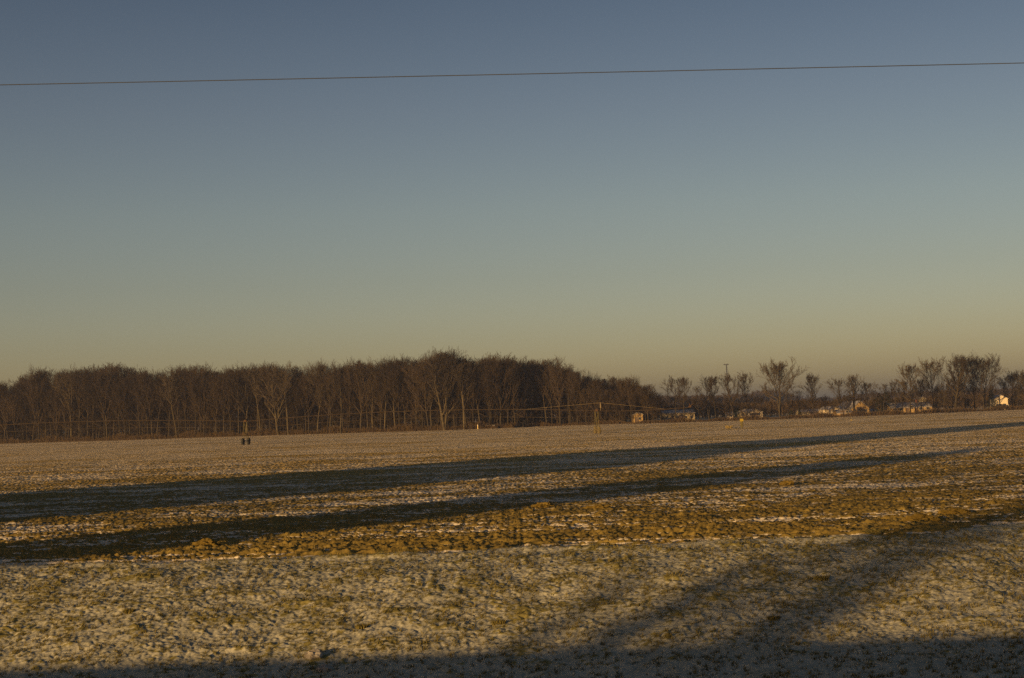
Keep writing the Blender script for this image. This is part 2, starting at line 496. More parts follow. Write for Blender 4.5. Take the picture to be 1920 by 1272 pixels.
def bare_tree(seed, H, W, fork=0.0, trunks=1, lean=0.0, first=.30, dens=1.0, tw=.022, vase=.6, levels=4, tr=None):
    """bare deciduous tree: returns trunk segments and crown segments. H height, W crown width"""
    rg = random.Random(seed)
    trunk, crown = [], []
    tr = tr or H * .0145

    def grow(p, d, L, r, level, steps, keep_up):
        """one wandering limb; returns its points"""
        pts = [(p, r)]
        for i in range(steps):
            f = (i + 1) / steps
            d = unit(d + np.array([rg.gauss(0, .13), rg.gauss(0, .13), rg.gauss(0, .07) + keep_up]))
            p = p + d * L / steps
            pts.append((p, r * (1 - .72 * f)))
        return pts

    def put(pts, dest):
        for (a, ra), (b, rb) in zip(pts[:-1], pts[1:]):
            dest.append((*a, *b, ra, rb))

    def branch_off(pts, level, L, n, lo=.25):
        for j in range(n):
            f = lo + (1 - lo) * (j + rg.random()) / n
            i = min(len(pts) - 2, int(f * (len(pts) - 1)))
            g = f * (len(pts) - 1) - i
            p = pts[i][0] * (1 - g) + pts[i+1][0] * g
            r = (pts[i][1] * (1 - g) + pts[i+1][1] * g)
            ax = unit(pts[i+1][0] - pts[i][0])
            th = rg.random() * 2 * math.pi
            side = unit(np.cross(ax, np.array([math.cos(th), math.sin(th), .31])))
            up = .5 if level < 3 else .38
            d = unit(ax * rg.uniform(.55, 1.0) + side * rg.uniform(.55, 1.05) + np.array([0, 0, up]))
            l = L * rg.uniform(.65, 1.2) * (1 - .35 * f)
            rr = max(tw, r * .62)
            q = grow(p, d, l, rr, level, 3 if level < 4 else 2, .05)
            put(q, crown)
            if level < levels:
                branch_off(q, level + 1, l * (.52 if level == 2 else .5), max(3, round((6 if level == 2 else 5) * dens)), .15)
        return

    for k in range(trunks):
        off = np.array([0, 0, -.25])
        th = 2 * math.pi * (k + rg.random() * .4) / trunks
        spread = (.16 * (trunks > 1))
        d = unit(np.array([math.cos(th) * spread + lean, math.sin(th) * spread, 1]))
        h = H * (rg.uniform(.82, .95) if trunks > 1 else .92)
        pts = [(off, tr)]; p = off
        steps = 9
        kill = 0
        for i in range(steps):
            f = (i + 1) / steps
            d = unit(d + np.array([rg.gauss(0, .045), rg.gauss(0, .045), .05]))
            p = p + d * h / steps
            pts.append((p, tr * (1 - .86 * f ** 1.1)))
        split = max(2, int(round(first * steps + 1.5)))
        put(pts, trunk)
        # main limbs
        n = max(6, round(22 * dens / (1 + .55 * (trunks - 1))))
        for j in range(n):
            f = first + (.97 - first) * (j + rg.random() * .9) / n
            i = min(steps - 1, int(f * steps)); g = f * steps - i
            q = pts[i][0] * (1 - g) + pts[i+1][0] * g
            r = pts[i][1] * (1 - g) + pts[i+1][1] * g
            th = j * 2.4 + rg.uniform(-.5, .5)
            fr = (f - first) / (1 - first)
            # shape: broad dome or upward vase
            L = (W * .5) * (.62 + .55 * math.sin(math.pi * (.12 + .7 * fr))) * rg.uniform(.85, 1.15)
            out = (1 - .45 * fr)
            up = vase + .55 * fr + rg.uniform(-.1, .15)
            d2 = unit(np.array([math.cos(th) * out, math.sin(th) * out, up]))
            L = min(L / max(.35, math.hypot(d2[0], d2[1])) * .95, (H - q[2]) * .86 / max(.3, d2[2]))
            lim = grow(q, d2, L, r * .72, 1, 5, .06)
            put(lim, trunk if (j < 3 and fork > 0) else crown)
            branch_off(lim, 2, L * .50, max(4, round(8 * dens)), .34)
        branch_off(pts[-5:], 2, W * .26, max(3, round(4 * dens)), 0)
    return trunk, crown


def evergreen(seed, H, W, cone=True, n=1500, leaf=.16):
    """dense conifer: trunk plus a crown of small needle sprays"""
    rg = np.random.RandomState(seed)
    t = rg.rand(n) ** .8
    z = H * (.04 + .96 * t)
    prof = (1 - t) ** .75 if cone else np.sqrt(np.clip(1 - (2 * t - .9) ** 2 * .95, 0.02, 1))
    lump = 1 + .22 * np.sin(z * 2.3 + seed) + .12 * rg.randn(n)
    rad = W * .5 * prof * lump * np.sqrt(rg.uniform(.35, 1, n))
    th = rg.rand(n) * 2 * np.pi
    c = np.stack([rad * np.cos(th), rad * np.sin(th), z], -1)
    out = np.stack([np.cos(th), np.sin(th), rg.uniform(-.5, .25, n)], -1) * leaf * H / 8 * rg.uniform(.6, 1.5, (n, 1)) * 1.8
    side = np.stack([-np.sin(th), np.cos(th), rg.uniform(-.5, .5, n)], -1) * leaf * H / 8 * rg.uniform(.5, 1.2, (n, 1))
    v = np.stack([c - out * .6, c - side, c + out, c + side], 1).reshape(-1, 3)
    q = np.arange(n * 4).reshape(-1, 4)
    return v, q


def tree_object(name, label, loc, trunk_me, crown_me, tm, cm, group=None, cat='tree', rz=0.0, sc=(1, 1, 1)):
    o = empty(name, loc, rz)
    o.scale = sc
    tag(o, label, cat, group)
    obj('trunk', trunk_me, tm, o)
    obj('crown', crown_me, cm, o)
    return o


def tree_meshes(**k):
    t, c = bare_tree(**k)
    v, q = tubes(t, 7); a = mesh_np('trunk', v, q, smooth=True)
    v, q = tubes(c, 3); b = mesh_np('crown', v, q)
    return a, b


# ---- the wood beyond the field
far_px = [0, 200, 461, 700, 850, 960, 1010, 1200, 1450, 1700, 1900, 2300]
far_D = [572, 556, 530, 510, 495, 500, 505, 480, 478, 482, 512, 520]


def field_edge_D(px):
    return float(np.interp(px, far_px, far_D))


top_px = [-300, 0, 30, 44, 60, 76, 90, 103, 116, 135, 160, 180, 205, 240, 262, 285, 297, 309, 335, 360, 385, 410, 430, 450, 475, 497, 520, 540, 552, 563, 576, 600, 620, 645, 680, 705, 730, 760, 785, 805, 820, 840, 858, 875, 893, 912, 930, 962, 985, 1010, 1028, 1050, 1063, 1075, 1088, 1104, 1120, 1136, 1152, 1166, 1182, 1196, 1206, 1216, 1235]
top_py = [720, 728, 724, 716, 705, 699, 702, 734, 704, 697, 699, 696, 691, 695, 698, 703, 712, 699, 700, 687, 692, 695, 689, 697, 694, 685, 692, 690, 697, 714, 694, 683, 694, 686, 679, 688, 680, 674, 680, 666, 674, 661, 673, 680, 675, 684, 678, 671, 682, 670, 682, 672, 686, 700, 697, 708, 712, 706, 714, 705, 708, 714, 726, 728, 745]

variants = []
for s in range(10):
    rg = random.Random(100 + s)
    variants.append(tree_meshes(seed=200 + s, H=24, W=rg.uniform(8.5, 12), first=rg.uniform(.18, .42), dens=1.0, tw=.030, vase=rg.uniform(1.0, 1.9), tr=rg.uniform(.22, .34)))
brushy = []
for s in range(5):
    brushy.append(tree_meshes(seed=260 + s, H=12, W=6.5, first=.12, dens=.75, tw=.030, vase=.9, tr=.12))
variants_pale = []
for me_t, me_c in variants:
    a = me_t.copy(); a.materials.clear(); b = me_c.copy(); b.materials.clear(); variants_pale.append((a, b))

rg = random.Random(5)
WG = 'bare trees standing close together in the wood beyond the field'
special = {
    522: ('pale forked bare tree spreading two bright limbs before the dark wood', 'fork'),
    541: ('pale slender leaning trunk just right of the forked pale tree in the wood', 'lean'),
    489: ('straight pale trunk just left of the forked pale tree in the wood', 'straight'),
    331: ('pale trunk with a kink high up in the left half of the wood', 'straight'),
    639: ('sunlit pale straight trunk where the sloping irrigation pipe crosses the wood', 'straight'),
    833: ('tallest bare tree of the wood with a sunlit forked trunk', 'fork'),
    870: ('sunlit trunk at the wood edge just left of the pale marker post', 'straight'),
}
count = 0
def wood_D(px):
    # the wood steps back right of the heaps, so that part stands in the shade of the rest
    return field_edge_D(px) + 3 + (7 if px > 966 else 0) * min(1, max(0, (px - 966) / 30))
px = -170.0
while px < 1226:
    for row in range(2):
        D = wood_D(px) + (0 if row == 0 else rg.uniform(9, 20)) + rg.uniform(0, 3)
        x = place_x(px + rg.uniform(-6.5, 6.5), D)
        top = float(np.interp(px, top_px, top_py)) + (rg.uniform(-4, 8) if rg.random() < .55 else rg.uniform(8, 26))
        H = height_at(x, D, top)
        near_special = any(abs(px - s) < 5 for s in special)
        if row == 0 and near_special:
            continue
        k = rg.randrange(len(variants))
        t_me, c_me = variants[k]
        s = H / 24.0
        o = empty('bare_tree', (x, D, 0), rg.random() * 6.28)
        sw = s * rg.uniform(.8, 1.15)
        o.scale = (sw, sw, s)
        pale = row == 0 and rg.random() < .13 and px < 975
        sec = 'left of the irrigation wheels' if px < 455 else ('between irrigation wheels and marker post' if px < 896 else
              ('just right of the marker post' if px < 972 else 'shaded right end'))
        kindw = 'bare tree with pale trunk, front of wood, ' if pale else (
            'bare dark tree, front of wood, ' if row == 0 else 'bare tree behind the wood front row, ')
        tag(o, kindw + sec, 'tree', 'wood trees ' + ('with pale trunks ' if pale else 'at the front ' if row == 0 else 'behind the front ') + sec)
        if pale:
            t_me, c_me = variants_pale[k]
        obj('trunk', t_me, M['bark_pale'] if pale else M['bark'], o)
        obj('crown', c_me, M['grey_twig'] if (pale or rg.random() < 0) else M['twig'], o)
        count += 1
    px += rg.uniform(11.5, 15)
for spx, (lab, kind) in special.items():
    D = wood_D(spx) - 1.5
    x = place_x(spx, D)
    H = height_at(x, D, float(np.interp(spx, top_px, top_py)) + (6 if kind != 'fork' else 0))
    if kind == 'fork':
        a, b = tree_meshes(seed=300 + spx, H=H, W=13, first=.22, dens=.9, tw=.03, vase=.9, tr=.48, fork=1, trunks=2)
    elif kind == 'lean':
        a, b = tree_meshes(seed=300 + spx, H=H, W=8, first=.62, dens=.8, tw=.03, vase=1.0, tr=.32, lean=-.06)
    else:
        a, b = tree_meshes(seed=300 + spx, H=H, W=8.5, first=.55, dens=.85, tw=.03, vase=1.1, tr=.34)
    tree_object('pale_tree', lab, (x, D, 0), a, b, M['bark_pale'], M['grey_twig'], WG)

# understory saplings along the front of the wood
UG = 'saplings and brush trees at the foot of the wood'
px = -60.0
while px < 1190:
    D = wood_D(px) + (rg.uniform(7, 16) if rg.random() < .75 else rg.uniform(0, 4))
    x = place_x(px, D)
    t_me, c_me = brushy[rg.randrange(5)]
    o = empty('sapling', (x, D, 0), rg.random() * 6.28)
    s = rg.uniform(.6, 1.15); o.scale = (s * 1.2, s * 1.2, s)
    sec = 'left of the irrigation wheels' if px < 455 else ('between irrigation wheels and marker post' if px < 896 else 'right of the marker post')
    dw = 'slim brown sapling in front of the wood trunks, ' if D - wood_D(px) < 4.1 else 'slim brown sapling behind the first wood trunks, '
    tag(o, dw + sec, 'sapling', dw + sec)
    obj('trunk', t_me, M['bark'], o); obj('crown', c_me, M['twig'], o)
    px += rg.uniform(7.5, 12)


def merged_trees(name, spots, protos, material, label, seed=1, cat=None):
    r = np.random.RandomState(seed)
    Vs, Qs, n = [], [], 0
    for (x, y, h, wd) in spots:
        v, q, H0, W0 = protos[r.randint(len(protos))]
        a = r.rand() * 6.28
        c, s = math.cos(a), math.sin(a)
        sx = wd / W0
        vv = np.stack([(v[:, 0] * c - v[:, 1] * s) * sx + x, (v[:, 0] * s + v[:, 1] * c) * sx + y, v[:, 2] * h / H0], -1)
        Vs.append(vv); Qs.append(q + n); n += len(vv)
    me = mesh_np(name, np.concatenate(Vs), np.concatenate(Qs))
    o = obj(name, me, material)
    tag(o, label, cat, kind='stuff')
    return o


def proto(seed, H, W, tw, dens, levels=3, sides=3):
    t, c = bare_tree(seed=seed, H=H, W=W, first=.10, dens=dens, tw=tw, vase=.9, levels=levels, tr=.3)
    v, q = tubes(t + c, sides)
    return v, q, H, W


deep = [proto(400 + i, 24, 11, .07, .95) for i in range(4)]
spots = []
px = -260.0
while px < 1225:
    for row in range(5):
        D = wood_D(px) + 24 + row * 15 + rg.uniform(-5, 5)
        x = place_x(px + rg.uniform(-8, 8), D)
        top = float(np.interp(px, top_px, top_py)) + rg.uniform(14, 30)
        spots.append((x, D, height_at(x, D, top), rg.uniform(9, 12)))
    px += 17
merged_trees('woodland', spots, deep, M['twig'], 'deep interior of the bare wood beyond the field', 2)

# far woods on the skyline
farp = [proto(450 + i, 16, 12, .22, .8, 3) for i in range(3)]
prof = [(1090, 748, 950), (1200, 748, 950), (1235, 747, 950), (1300, 745, 980), (1340, 745, 1000), (1400, 742, 1050), (1425, 737, 1300),
        (1450, 735, 1400), (1475, 742, 1600), (1500, 748, 2200), (1570, 748, 2200), (1600, 742, 1500), (1700, 738, 1100), (1800, 735, 900), (1925, 730, 800), (2300, 725, 800)]
spots = []
px = 1090.0
while px < 2250:
    tp = float(np.interp(px, [p[0] for p in prof], [p[1] for p in prof]))
    D0 = float(np.interp(px, [p[0] for p in prof], [p[2] for p in prof]))
    for row in range(4):
        D = D0 * (1 + .05 * row) + rg.uniform(-10, 10)
        x = place_x(px + rg.uniform(-4, 4), D)
        h = height_at(x, D, tp + rg.uniform(-1, 4 if row else 7))
        spots.append((x, D, max(3, h), D * .012))
    px += 6.0
merged_trees('distant_wood', spots, farp, M['far_wood'], 'hazy bare wood on the skyline behind the farm buildings', 3)
spots = []
px = 1170.0
while px < 2000:
    for row in range(3):
        D = 600 + row * 60 + rg.uniform(-12, 12)
        x = place_x(px + rg.uniform(-4, 4), D)
        spots.append((x, D, rg.uniform(3.2, 6.0), rg.uniform(4, 6)))
    px += 8
merged_trees('hedgerow', spots, [proto(480 + i, 10, 7, .10, .9, 3) for i in range(3)], M['brush'], 'low brushy hedgerow running behind the farm buildings', 6)
spots = []
px = -400.0
while px < 2400:
    for row in range(2):
        D = 2600 + row * 200 + rg.uniform(-60, 60)
        x = place_x(px, D)
        spots.append((x, D, rg.uniform(12, 15.5), 42))
    px += 14
merged_trees('skyline_wood', spots, [proto(470 + i, 16, 12, .5, .8, 2) for i in range(3)], M['far_wood'], 'low blue grey line of far woods along the horizon', 4)

# ---- separate trees right of the wood   (px, top row, crown px, options, label)
lone = [
    (1215, 727, 30, dict(first=.3, dens=1, vase=.7), 'small bare tree just right of the wood, above the little gabled shed'),
    (1239, 742, 20, dict(first=.3, dens=.8, vase=.8), 'low thin bare tree left of the long building with a snowy roof'),
    (1267, 713, 38, dict(first=.33, dens=1.0, vase=.55), 'rounded bare tree in front of the left half of the long snowy-roofed building'),
    (1284, 713, 26, dict(first=.42, dens=.8, vase=1.1), 'thin airy bare tree before the right half of the long snowy-roofed building'),
    (1314, 729, 24, dict(first=.4, dens=.7, vase=.7, lean=-.14), 'leaning bare tree right beside the long snowy-roofed building'),
    (1330, 712, 32, dict(first=.3, dens=.85, vase=.7, trunks=2), 'two-stemmed bare tree left of the tall mast, its stems forking low'),
    (1343, 711, 22, dict(first=.35, dens=.9, vase=.9), 'narrow bare tree just right of the two-stemmed tree left of the mast'),
    (1376, 708, 36, dict(first=.38, dens=.95, vase=.75), 'bare tree with broad fan of limbs right beside the foot of the mast'),
    (1401, 706, 24, dict(first=.3, dens=.9, vase=1.1), 'tall narrow bare tree standing behind the yellow capped post'),
    (1463, 688, 62, dict(first=.33, dens=1.0, vase=.7, trunks=3, tw=.03), 'tall broad bare tree with three trunks standing alone right of the mast'),
    (1527, 708, 30, dict(first=.26, dens=.95, vase=1.4), 'vase-shaped bare tree alone over the low flat-roofed sheds'),
    (1498, 734, 14, dict(first=.2, dens=.6, vase=1.6), 'faint thin upright tree between the three-trunk tree and the vase-shaped tree'),
    (1582, 716, 36, dict(first=.35, dens=.9, vase=.5), 'open bare tree before the pale end of the big barn'),
    (1602, 709, 24, dict(first=.45, dens=.9, vase=.9, tr=.45), 'bare tree with stout dark trunk rising over the barn ridge'),
    (1631, 722, 24, dict(first=.4, dens=1, vase=.7), 'small rounded bare tree at the right end of the barn'),
    (1656, 723, 22, dict(first=.5, dens=.7, vase=.9), 'thin bare tree rising behind the pair of dark evergreens'),
    (1678, 719, 24, dict(first=.35, dens=.8, vase=.8), 'slim bare tree at the left end of the long grey-roofed house'),
    (1691, 717, 18, dict(first=.3, dens=.8, vase=1.2), 'very narrow bare tree before the grey-roofed house, left of the round-topped tree'),
    (1707, 691, 36, dict(first=.32, dens=1.05, vase=.7), 'round-topped bare tree with straight trunk before the grey-roofed house'),
    (1728, 716, 24, dict(first=.3, dens=.8, vase=.8), 'low bushy bare tree between the round-topped tree and the fan-shaped tree'),
    (1752, 684, 50, dict(first=.34, dens=1.05, vase=.9, lean=-.05), 'fan-shaped bare tree leaning left over the right end of the grey-roofed house'),
    (1792, 676, 46, dict(first=.3, dens=1.05, vase=1.1, tr=.55), 'leftmost of the tallest bare trees in the big clump near the right edge'),
    (1812, 677, 28, dict(first=.35, dens=1, vase=1.2), 'second from the left of the tall bare trees in the big clump'),
    (1828, 678, 26, dict(first=.35, dens=.95, vase=1.3), 'third from the left of the tall bare trees in the big clump'),
    (1846, 677, 52, dict(first=.3, dens=1.1, vase=1.0, trunks=2), 'rightmost tall bare tree of the big clump, spreading towards the pale house'),
    (1769, 735, 22, dict(first=.2, dens=.9, vase=.7), 'low brushy tree under the fan-shaped tree'),
    (1899, 706, 44, dict(first=.22, dens=1.2, vase=.7), 'dense dark bare tree just right of the pale two-storey house'),
    (1927, 704, 40, dict(first=.22, dens=1.2, vase=.7), 'dense bare tree cut by the right edge of the photo'),
]
for i, (px, top, cw, kw, lab) in enumerate(lone):
    D = field_edge_D(px) + 5 + (i % 3) * 4
    x = place_x(px, D)
    H = height_at(x, D, top)
    kw = dict(kw); kw['dens'] = kw.get('dens', 1) * 1.05; kw['vase'] = kw.get('vase', .6) - .25; kw['first'] = kw['first'] * .9
    H *= 1.03
    a, b = tree_meshes(seed=500 + i, **dict(dict(H=H, W=cw / F * D * 1.15, tw=.022), **kw))
    pale = i in (9, 18, 20, 21, 24)
    tree_object('bare_tree', lab, (x, D, 0), a, b, M['bark'], M['grey_twig'] if i > 8 else M['twig'], rz=random.Random(i).random() * 0.6)

# smaller brushy trees filling between the separate ones
fill = [1232, 1306, 1366, 1372, 1394, 1408, 1420, 1504, 1520, 1550, 1566, 1578, 1590, 1674, 1722, 1756, 1226, 1300, 1322, 1352, 1364, 1388, 1415, 1428, 1442, 1478, 1490, 1512, 1544, 1562, 1592, 1614, 1642, 1668, 1700, 1718, 1738, 1762, 1778, 1786, 1800, 1818, 1835, 1858, 1912]
for i, px in enumerate(fill):
    D = field_edge_D(px) + (rg.uniform(22, 48) if i % 2 else rg.uniform(6, 16))
    x = place_x(px, D)
    tall = 1640 < px < 1860
    t_me, c_me = brushy[i % 5]
    s = (rg.uniform(.55, .8) if px < 1350 else rg.uniform(.35, .6)) if not tall else rg.uniform(.6, .95)
    o = empty('brushy_tree', (x, D, 0), rg.random() * 6.28); o.scale = (s * 1.1, s * 1.1, s)
    tag(o, 'low brushy bare tree among the farm buildings behind the field', 'tree', 'low brushy trees among the farm buildings')
    obj('trunk', t_me, M['bark'], o); obj('crown', c_me, M['twig'], o)

# evergreens
for i, (px, top, wpx, dd, lab, cone) in enumerate([
        (1650, 737, 16, 12, 'dark round evergreen, left one of the pair right of the barn', False),
        (1662, 735, 18, 14, 'dark round evergreen, right one of the pair right of the barn', False),
        (1484, 768, 13, 6, 'small dark conical evergreen left of the low flat-roofed sheds', True),
        (1500, 766, 10, 7, 'smallest dark conical evergreen before the low flat-roofed sheds', True),
        (1382, 768, 12, 9, 'dark evergreen bush between the two little cream houses', False),
        (1860, 731, 22, 14, 'tall dark evergreen just left of the pale two-storey house', True),
        (1877, 757, 8, 6, 'small dark evergreen partly hiding the pale two-storey house', True),
        (1899, 742, 18, 16, 'dark evergreen at the right corner of the pale two-storey house', True)]):
    D = field_edge_D(px) + dd
    x = place_x(px, D); H = height_at(x, D, top)
    o = empty('evergreen_tree', (x, D, 0)); tag(o, lab, 'evergreen')
    v, q = evergreen(700 + i, H, wpx / F * D, cone, 1500)
    obj('crown', mesh_np('crown', v, q), M['evergreen'], o)
    MB().tube((0, 0, -.1), (0, 0, H * .8), .18, .04).build('trunk', M['bark'], o)

# brush strip along the far edge of the field
def brush_strip(name, px0, px1, hmin, hmax, step, material, label, doff=0.0, seed=0):
    r = np.random.RandomState(seed)
    segs = []
    px = px0
    while px < px1:
        D = (wood_D(px) if px < 1180 else field_edge_D(px) + 1) + doff
        x = place_x(px, D)
        clump = .5 + .5 * math.sin(px * .071 + seed) * math.sin(px * .023)
        for _ in range(5):
            p = np.array([x + r.uniform(-.6, .6), D + r.uniform(-1.5, 2.5), -.05])
            h = r.uniform(hmin, hmax) * (.5 + clump)
            q = p + np.array([r.uniform(-.45, .45) * h, r.uniform(-.3, .3) * h, h])
            segs.append((*p, *q, .045, .03))
            for _ in range(4):
                f = r.uniform(.3, .95); m = p + (q - p) * f
                segs.append((*m, *(m + np.array([r.uniform(-.5, .5), r.uniform(-.3, .3), r.uniform(.1, .5)]) * h * .6), .03, .02))
        px += step
    v, q = tubes(segs, 3)
    return tag(obj(name, mesh_np(name, v, q), material), label, kind='stuff')


brush_strip('undergrowth', -60, 975, .8, 2.0, 1.1, M['brush'], 'dry brown undergrowth at the foot of the wood', -.5, 1)
brush_strip('undergrowth', -80, 1172, 2.2, 4.6, .9, M['twig'], 'dark tangled underwood between the trunks inside the wood', 22, 4)
brush_strip('undergrowth', 985, 1560, .5, 1.15, .9, M['brush'], 'dark brush along the field edge in front of the buildings', 0, 2)
brush_strip('undergrowth', 1540, 1960, .6, 1.4, .8, M['brush'], 'brown brush along the field edge before the barn', 0, 3)

# ------------------------------------------------------------------ buildings
def house(name, label, cat, px0, px1, base_d, ridge_py, eave_py, depth, gable_front, wall, roof, rz=0.0, wins=(), doors=(), chim=None, over=.25):
    """px0..px1: front wall between these columns; heights from rows"""
    D = field_edge_D((px0 + px1) / 2) + base_d
    xc = place_x((px0 + px1) / 2, D); W = (px1 - px0) / F * D
    hr = height_at(xc, D, ridge_py); he = height_at(xc, D, eave_py)
    o = empty(name, (xc, D, 0), rz); tag(o, label, cat)
    h = W / 2
    wl = MB()
    if gable_front:
        wl.prism([(-h, -.1), (h, -.1), (h, he), (0, hr), (-h, he)], 0, depth)
        wl.build('wall', wall, o)
        rf = MB(); k = (hr - he) / h; t = .18; e = h + over
        for s in (-1, 1):
            rf.prism([(0, hr + .02), (s * e, hr + .02 - k * e), (s * e, hr + .02 + t - k * e), (0, hr + .02 + t)][::s], -over, depth + over)
    else:
        v = [(-h, 0), (h, 0)]
        wl.add([(-h, 0, -.1), (h, 0, -.1), (h, depth, -.1), (-h, depth, -.1), (-h, 0, he), (h, 0, he), (h, depth, he), (-h, depth, he), (-h, depth/2, hr), (h, depth/2, hr)],
               [(0, 1, 5, 4), (2, 3, 7, 6), (1, 2, 6, 9, 5), (3, 0, 4, 8, 7), (4, 5, 9, 8), (6, 7, 8, 9)])
        wl.build('wall', wall, o)
        rf = MB(); k = (hr - he) / (depth / 2); t = .16; e = depth / 2 + over
        for s in (-1, 1):
            y0, y1 = depth / 2, depth / 2 + s * e
            z0, z1 = hr + .02, hr + .02 - k * e
            a, b = -h - over, h + over
            rf.add([(a, y0, z0), (b, y0, z0), (b, y1, z1), (a, y1, z1), (a, y0, z0+t), (b, y0, z0+t), (b, y1, z1+t), (a, y1, z1+t)],
                   [(0, 3, 2, 1), (4, 5, 6, 7), (0, 1, 5, 4), (1, 2, 6, 5), (2, 3, 7, 6), (3, 0, 4, 7)])
    r_ = rf.build('roof', roof, o)
    if chim is not None:
        MB().box(chim - .35, chim + .35, depth*.45, depth*.45 + .7, hr - .4, hr + 1.0).build('chimney', M['brick'], r_)
    for (u, z, ww, wh) in wins:        # u across front (-1..1)
        f = MB(); x0 = u * h
        f.box(x0 - ww/2 - .08, x0 + ww/2 + .08, -.05, .02, z - .08, z + wh + .08)
        fo = f.build('window', M['white'], o)
        MB().box(x0 - ww/2, x0 + ww/2, -.07, -.052, z, z + wh).build('pane', M['glass'], fo)
    for (u, ww, wh) in doors:
        x0 = u * h
        MB().box(x0 - ww/2, x0 + ww/2, -.06, .02, 0, wh).build('door', M['door'], o)
    return o


house('shed', 'small pale gabled shed half hidden by the right end of the wood', 'shed', 1188, 1206, 24, 774, 778, 6, True, M['tan'], M['snow_roof'], wins=[(.3, 1.1, .8, .9)], doors=[(-.35, 1.0, 2.0)])
house('long_building', 'long low yellowish building with snow-covered roof behind thin bare trees', 'building', 1243, 1303, 42, 769.5, 775, 9, False, M['cream'], M['snow_roof'],
      wins=[(-.75, 1.0, 1.0, .9), (-.1, 1.2, 1.0, .9), (.45, 1.0, 1.0, .9), (.8, .9, 1.0, .9)], doors=[(-.42, 1.1, 2.1), (.15, 2.6, 2.2)])
house('small_house', 'small cream house left of the dark evergreen bush below the mast', 'house', 1364, 1376, 60, 774, 778, 6, False, M['white'], M['snow_roof'], wins=[(0, 1, 1.1, 1)])
house('small_house', 'small cream house right of the dark evergreen bush below the mast', 'house', 1384, 1399, 60, 771, 776, 6, True, M['cream'], M['snow_roof'], wins=[(.2, 1, 1.1, 1)])
house('gabled_house', 'pale gabled building glowing in the sun right of the mast', 'building', 1402, 1432, 60, 767.5, 773, 8, True, M['white'], M['snow_roof'], rz=.35, wins=[(-.4, 1, 1.2, 1), (.4, 1, 1.2, 1)], doors=[(0, 1.1, 2.1)])
house('low_shed', 'low white roofed shed left of the vase-shaped tree', 'shed', 1500, 1536, 70, 769, 772.5, 8, False, M['cream'], M['snow_roof'], doors=[(.4, 2.5, 2)])
house('flat_shed', 'low long shed with a thin white roof touching the barn at its left', 'shed', 1538, 1560, 50, 770.5, 772, 6, False, M['tan'], M['snow_roof'], doors=[(-.3, 2.2, 1.9)])
bd = house('barn', 'big tan barn with a steep front gable and lean-to sides', 'barn', 1597, 1631, 22, 752.5, 766, 16, True, M['tan'], M['grey_roof'], rz=.12, wins=[(.15, 1.0, 3.4, 1.0)], doors=[(0, 2.6, 2.8), (-.65, 1.0, 2.1)])
house('barn_wing', 'bright pale gable wing at the far left end of the tan barn', 'barn', 1559, 1577, 30, 763, 768, 14, True, M['white'], M['snow_roof'], rz=.1, doors=[(-.2, 1.4, 2.0)])
house('barn_annex', 'low snowy-roofed annex between the pale wing and the tan barn gable', 'shed', 1571, 1598, 19, 769, 775, 8, False, M['tan'], M['snow_roof'], wins=[(.3, .9, .9, .8)], doors=[(-.3, 1.6, 1.9)])
house('cottage', 'tiny pale cottage between the barn and the pair of evergreens', 'house', 1634, 1646, 45, 768, 771, 5, False, M['white'], M['snow_roof'], wins=[(0, .9, 1, .8)])
house('farmhouse', 'long low house with grey snowy roof behind the round-topped tree', 'house', 1671, 1748, 20, 755.5, 764.5, 11, False, M['tan'], M['snow_roof'],
      wins=[(-.8, 1.2, 1.1, 1.0), (-.5, 1.2, 1.1, 1.0), (.0, 1.6, 1.1, 1.0), (.45, 1.2, 1.1, 1.0), (.8, 1.2, 1.1, 1.0)], doors=[(-.2, 1.1, 2.1), (.25, 1.1, 2.1)], chim=3.2)
house('upper_house', 'orange-brown gabled house peeping above the grey-roofed farmhouse', 'house', 1724, 1737, 75, 745, 749, 7, True, M['cream'], M['snow_roof'], wins=[(0, 1, 4.6, 1.1)])
house('pale_house', 'bright pale two-storey house with dark windows near the right edge', 'house', 1866, 1890, 12, 741.5, 748, 9, True, M['bright_white'], M['grey_roof'], rz=-.15,
      wins=[(-.3, .8, 4.3, .8), (.35, .7, 3.2, 1.1), (-.45, 1.0, 1.0, 1.2), (.5, 1.0, 1.0, 1.2)], doors=[(.05, 1.0, 2.1)])

# mast
D = 1150; x = place_x(1368, D); H = height_at(x, D, 683)
o = empty('radio_mast', (x, D, 0)); tag(o, 'tall thin mast with a small cross bar at its top, leaning slightly left', 'mast')
o.rotation_euler = (0, 0, 0)
m = MB()
for k in range(3):
    a = k * 2.094
    m.tube((.6*math.cos(a), .6*math.sin(a), 0), (.34*math.cos(a) - 1.0, .34*math.sin(a), H), .20, .17, 5)
for i in range(24):
    z0 = H * i / 24; z1 = H * (i + 1) / 24; c0 = -1.0 * i / 24; c1 = -1.0 * (i + 1) / 24
    for k in range(3):
        a = k * 2.094; b = (k + 1) * 2.094; r0 = .5 - .28 * i / 24; r1 = .5 - .28 * (i + 1) / 24
        m.tube((c0 + r0*math.cos(a), r0*math.sin(a), z0), (c1 + r1*math.cos(b), r1*math.sin(b), z1), .05, .05, 4)
m.build('lattice', M['mast_grey'], o)
MB().box(-3.0, 1.0, -.2, .2, H - .55, H).box(-1.15, -.85, -1.1, 1.1, H - .35, H - .05).build('crossbar', M['mast_grey'], o)
for s in (-2.1, .1):
    MB().tube((s, 0, H - .9), (s, 0, H + .4), .16, .16, 6).build('antenna', M['mast_grey'], o)

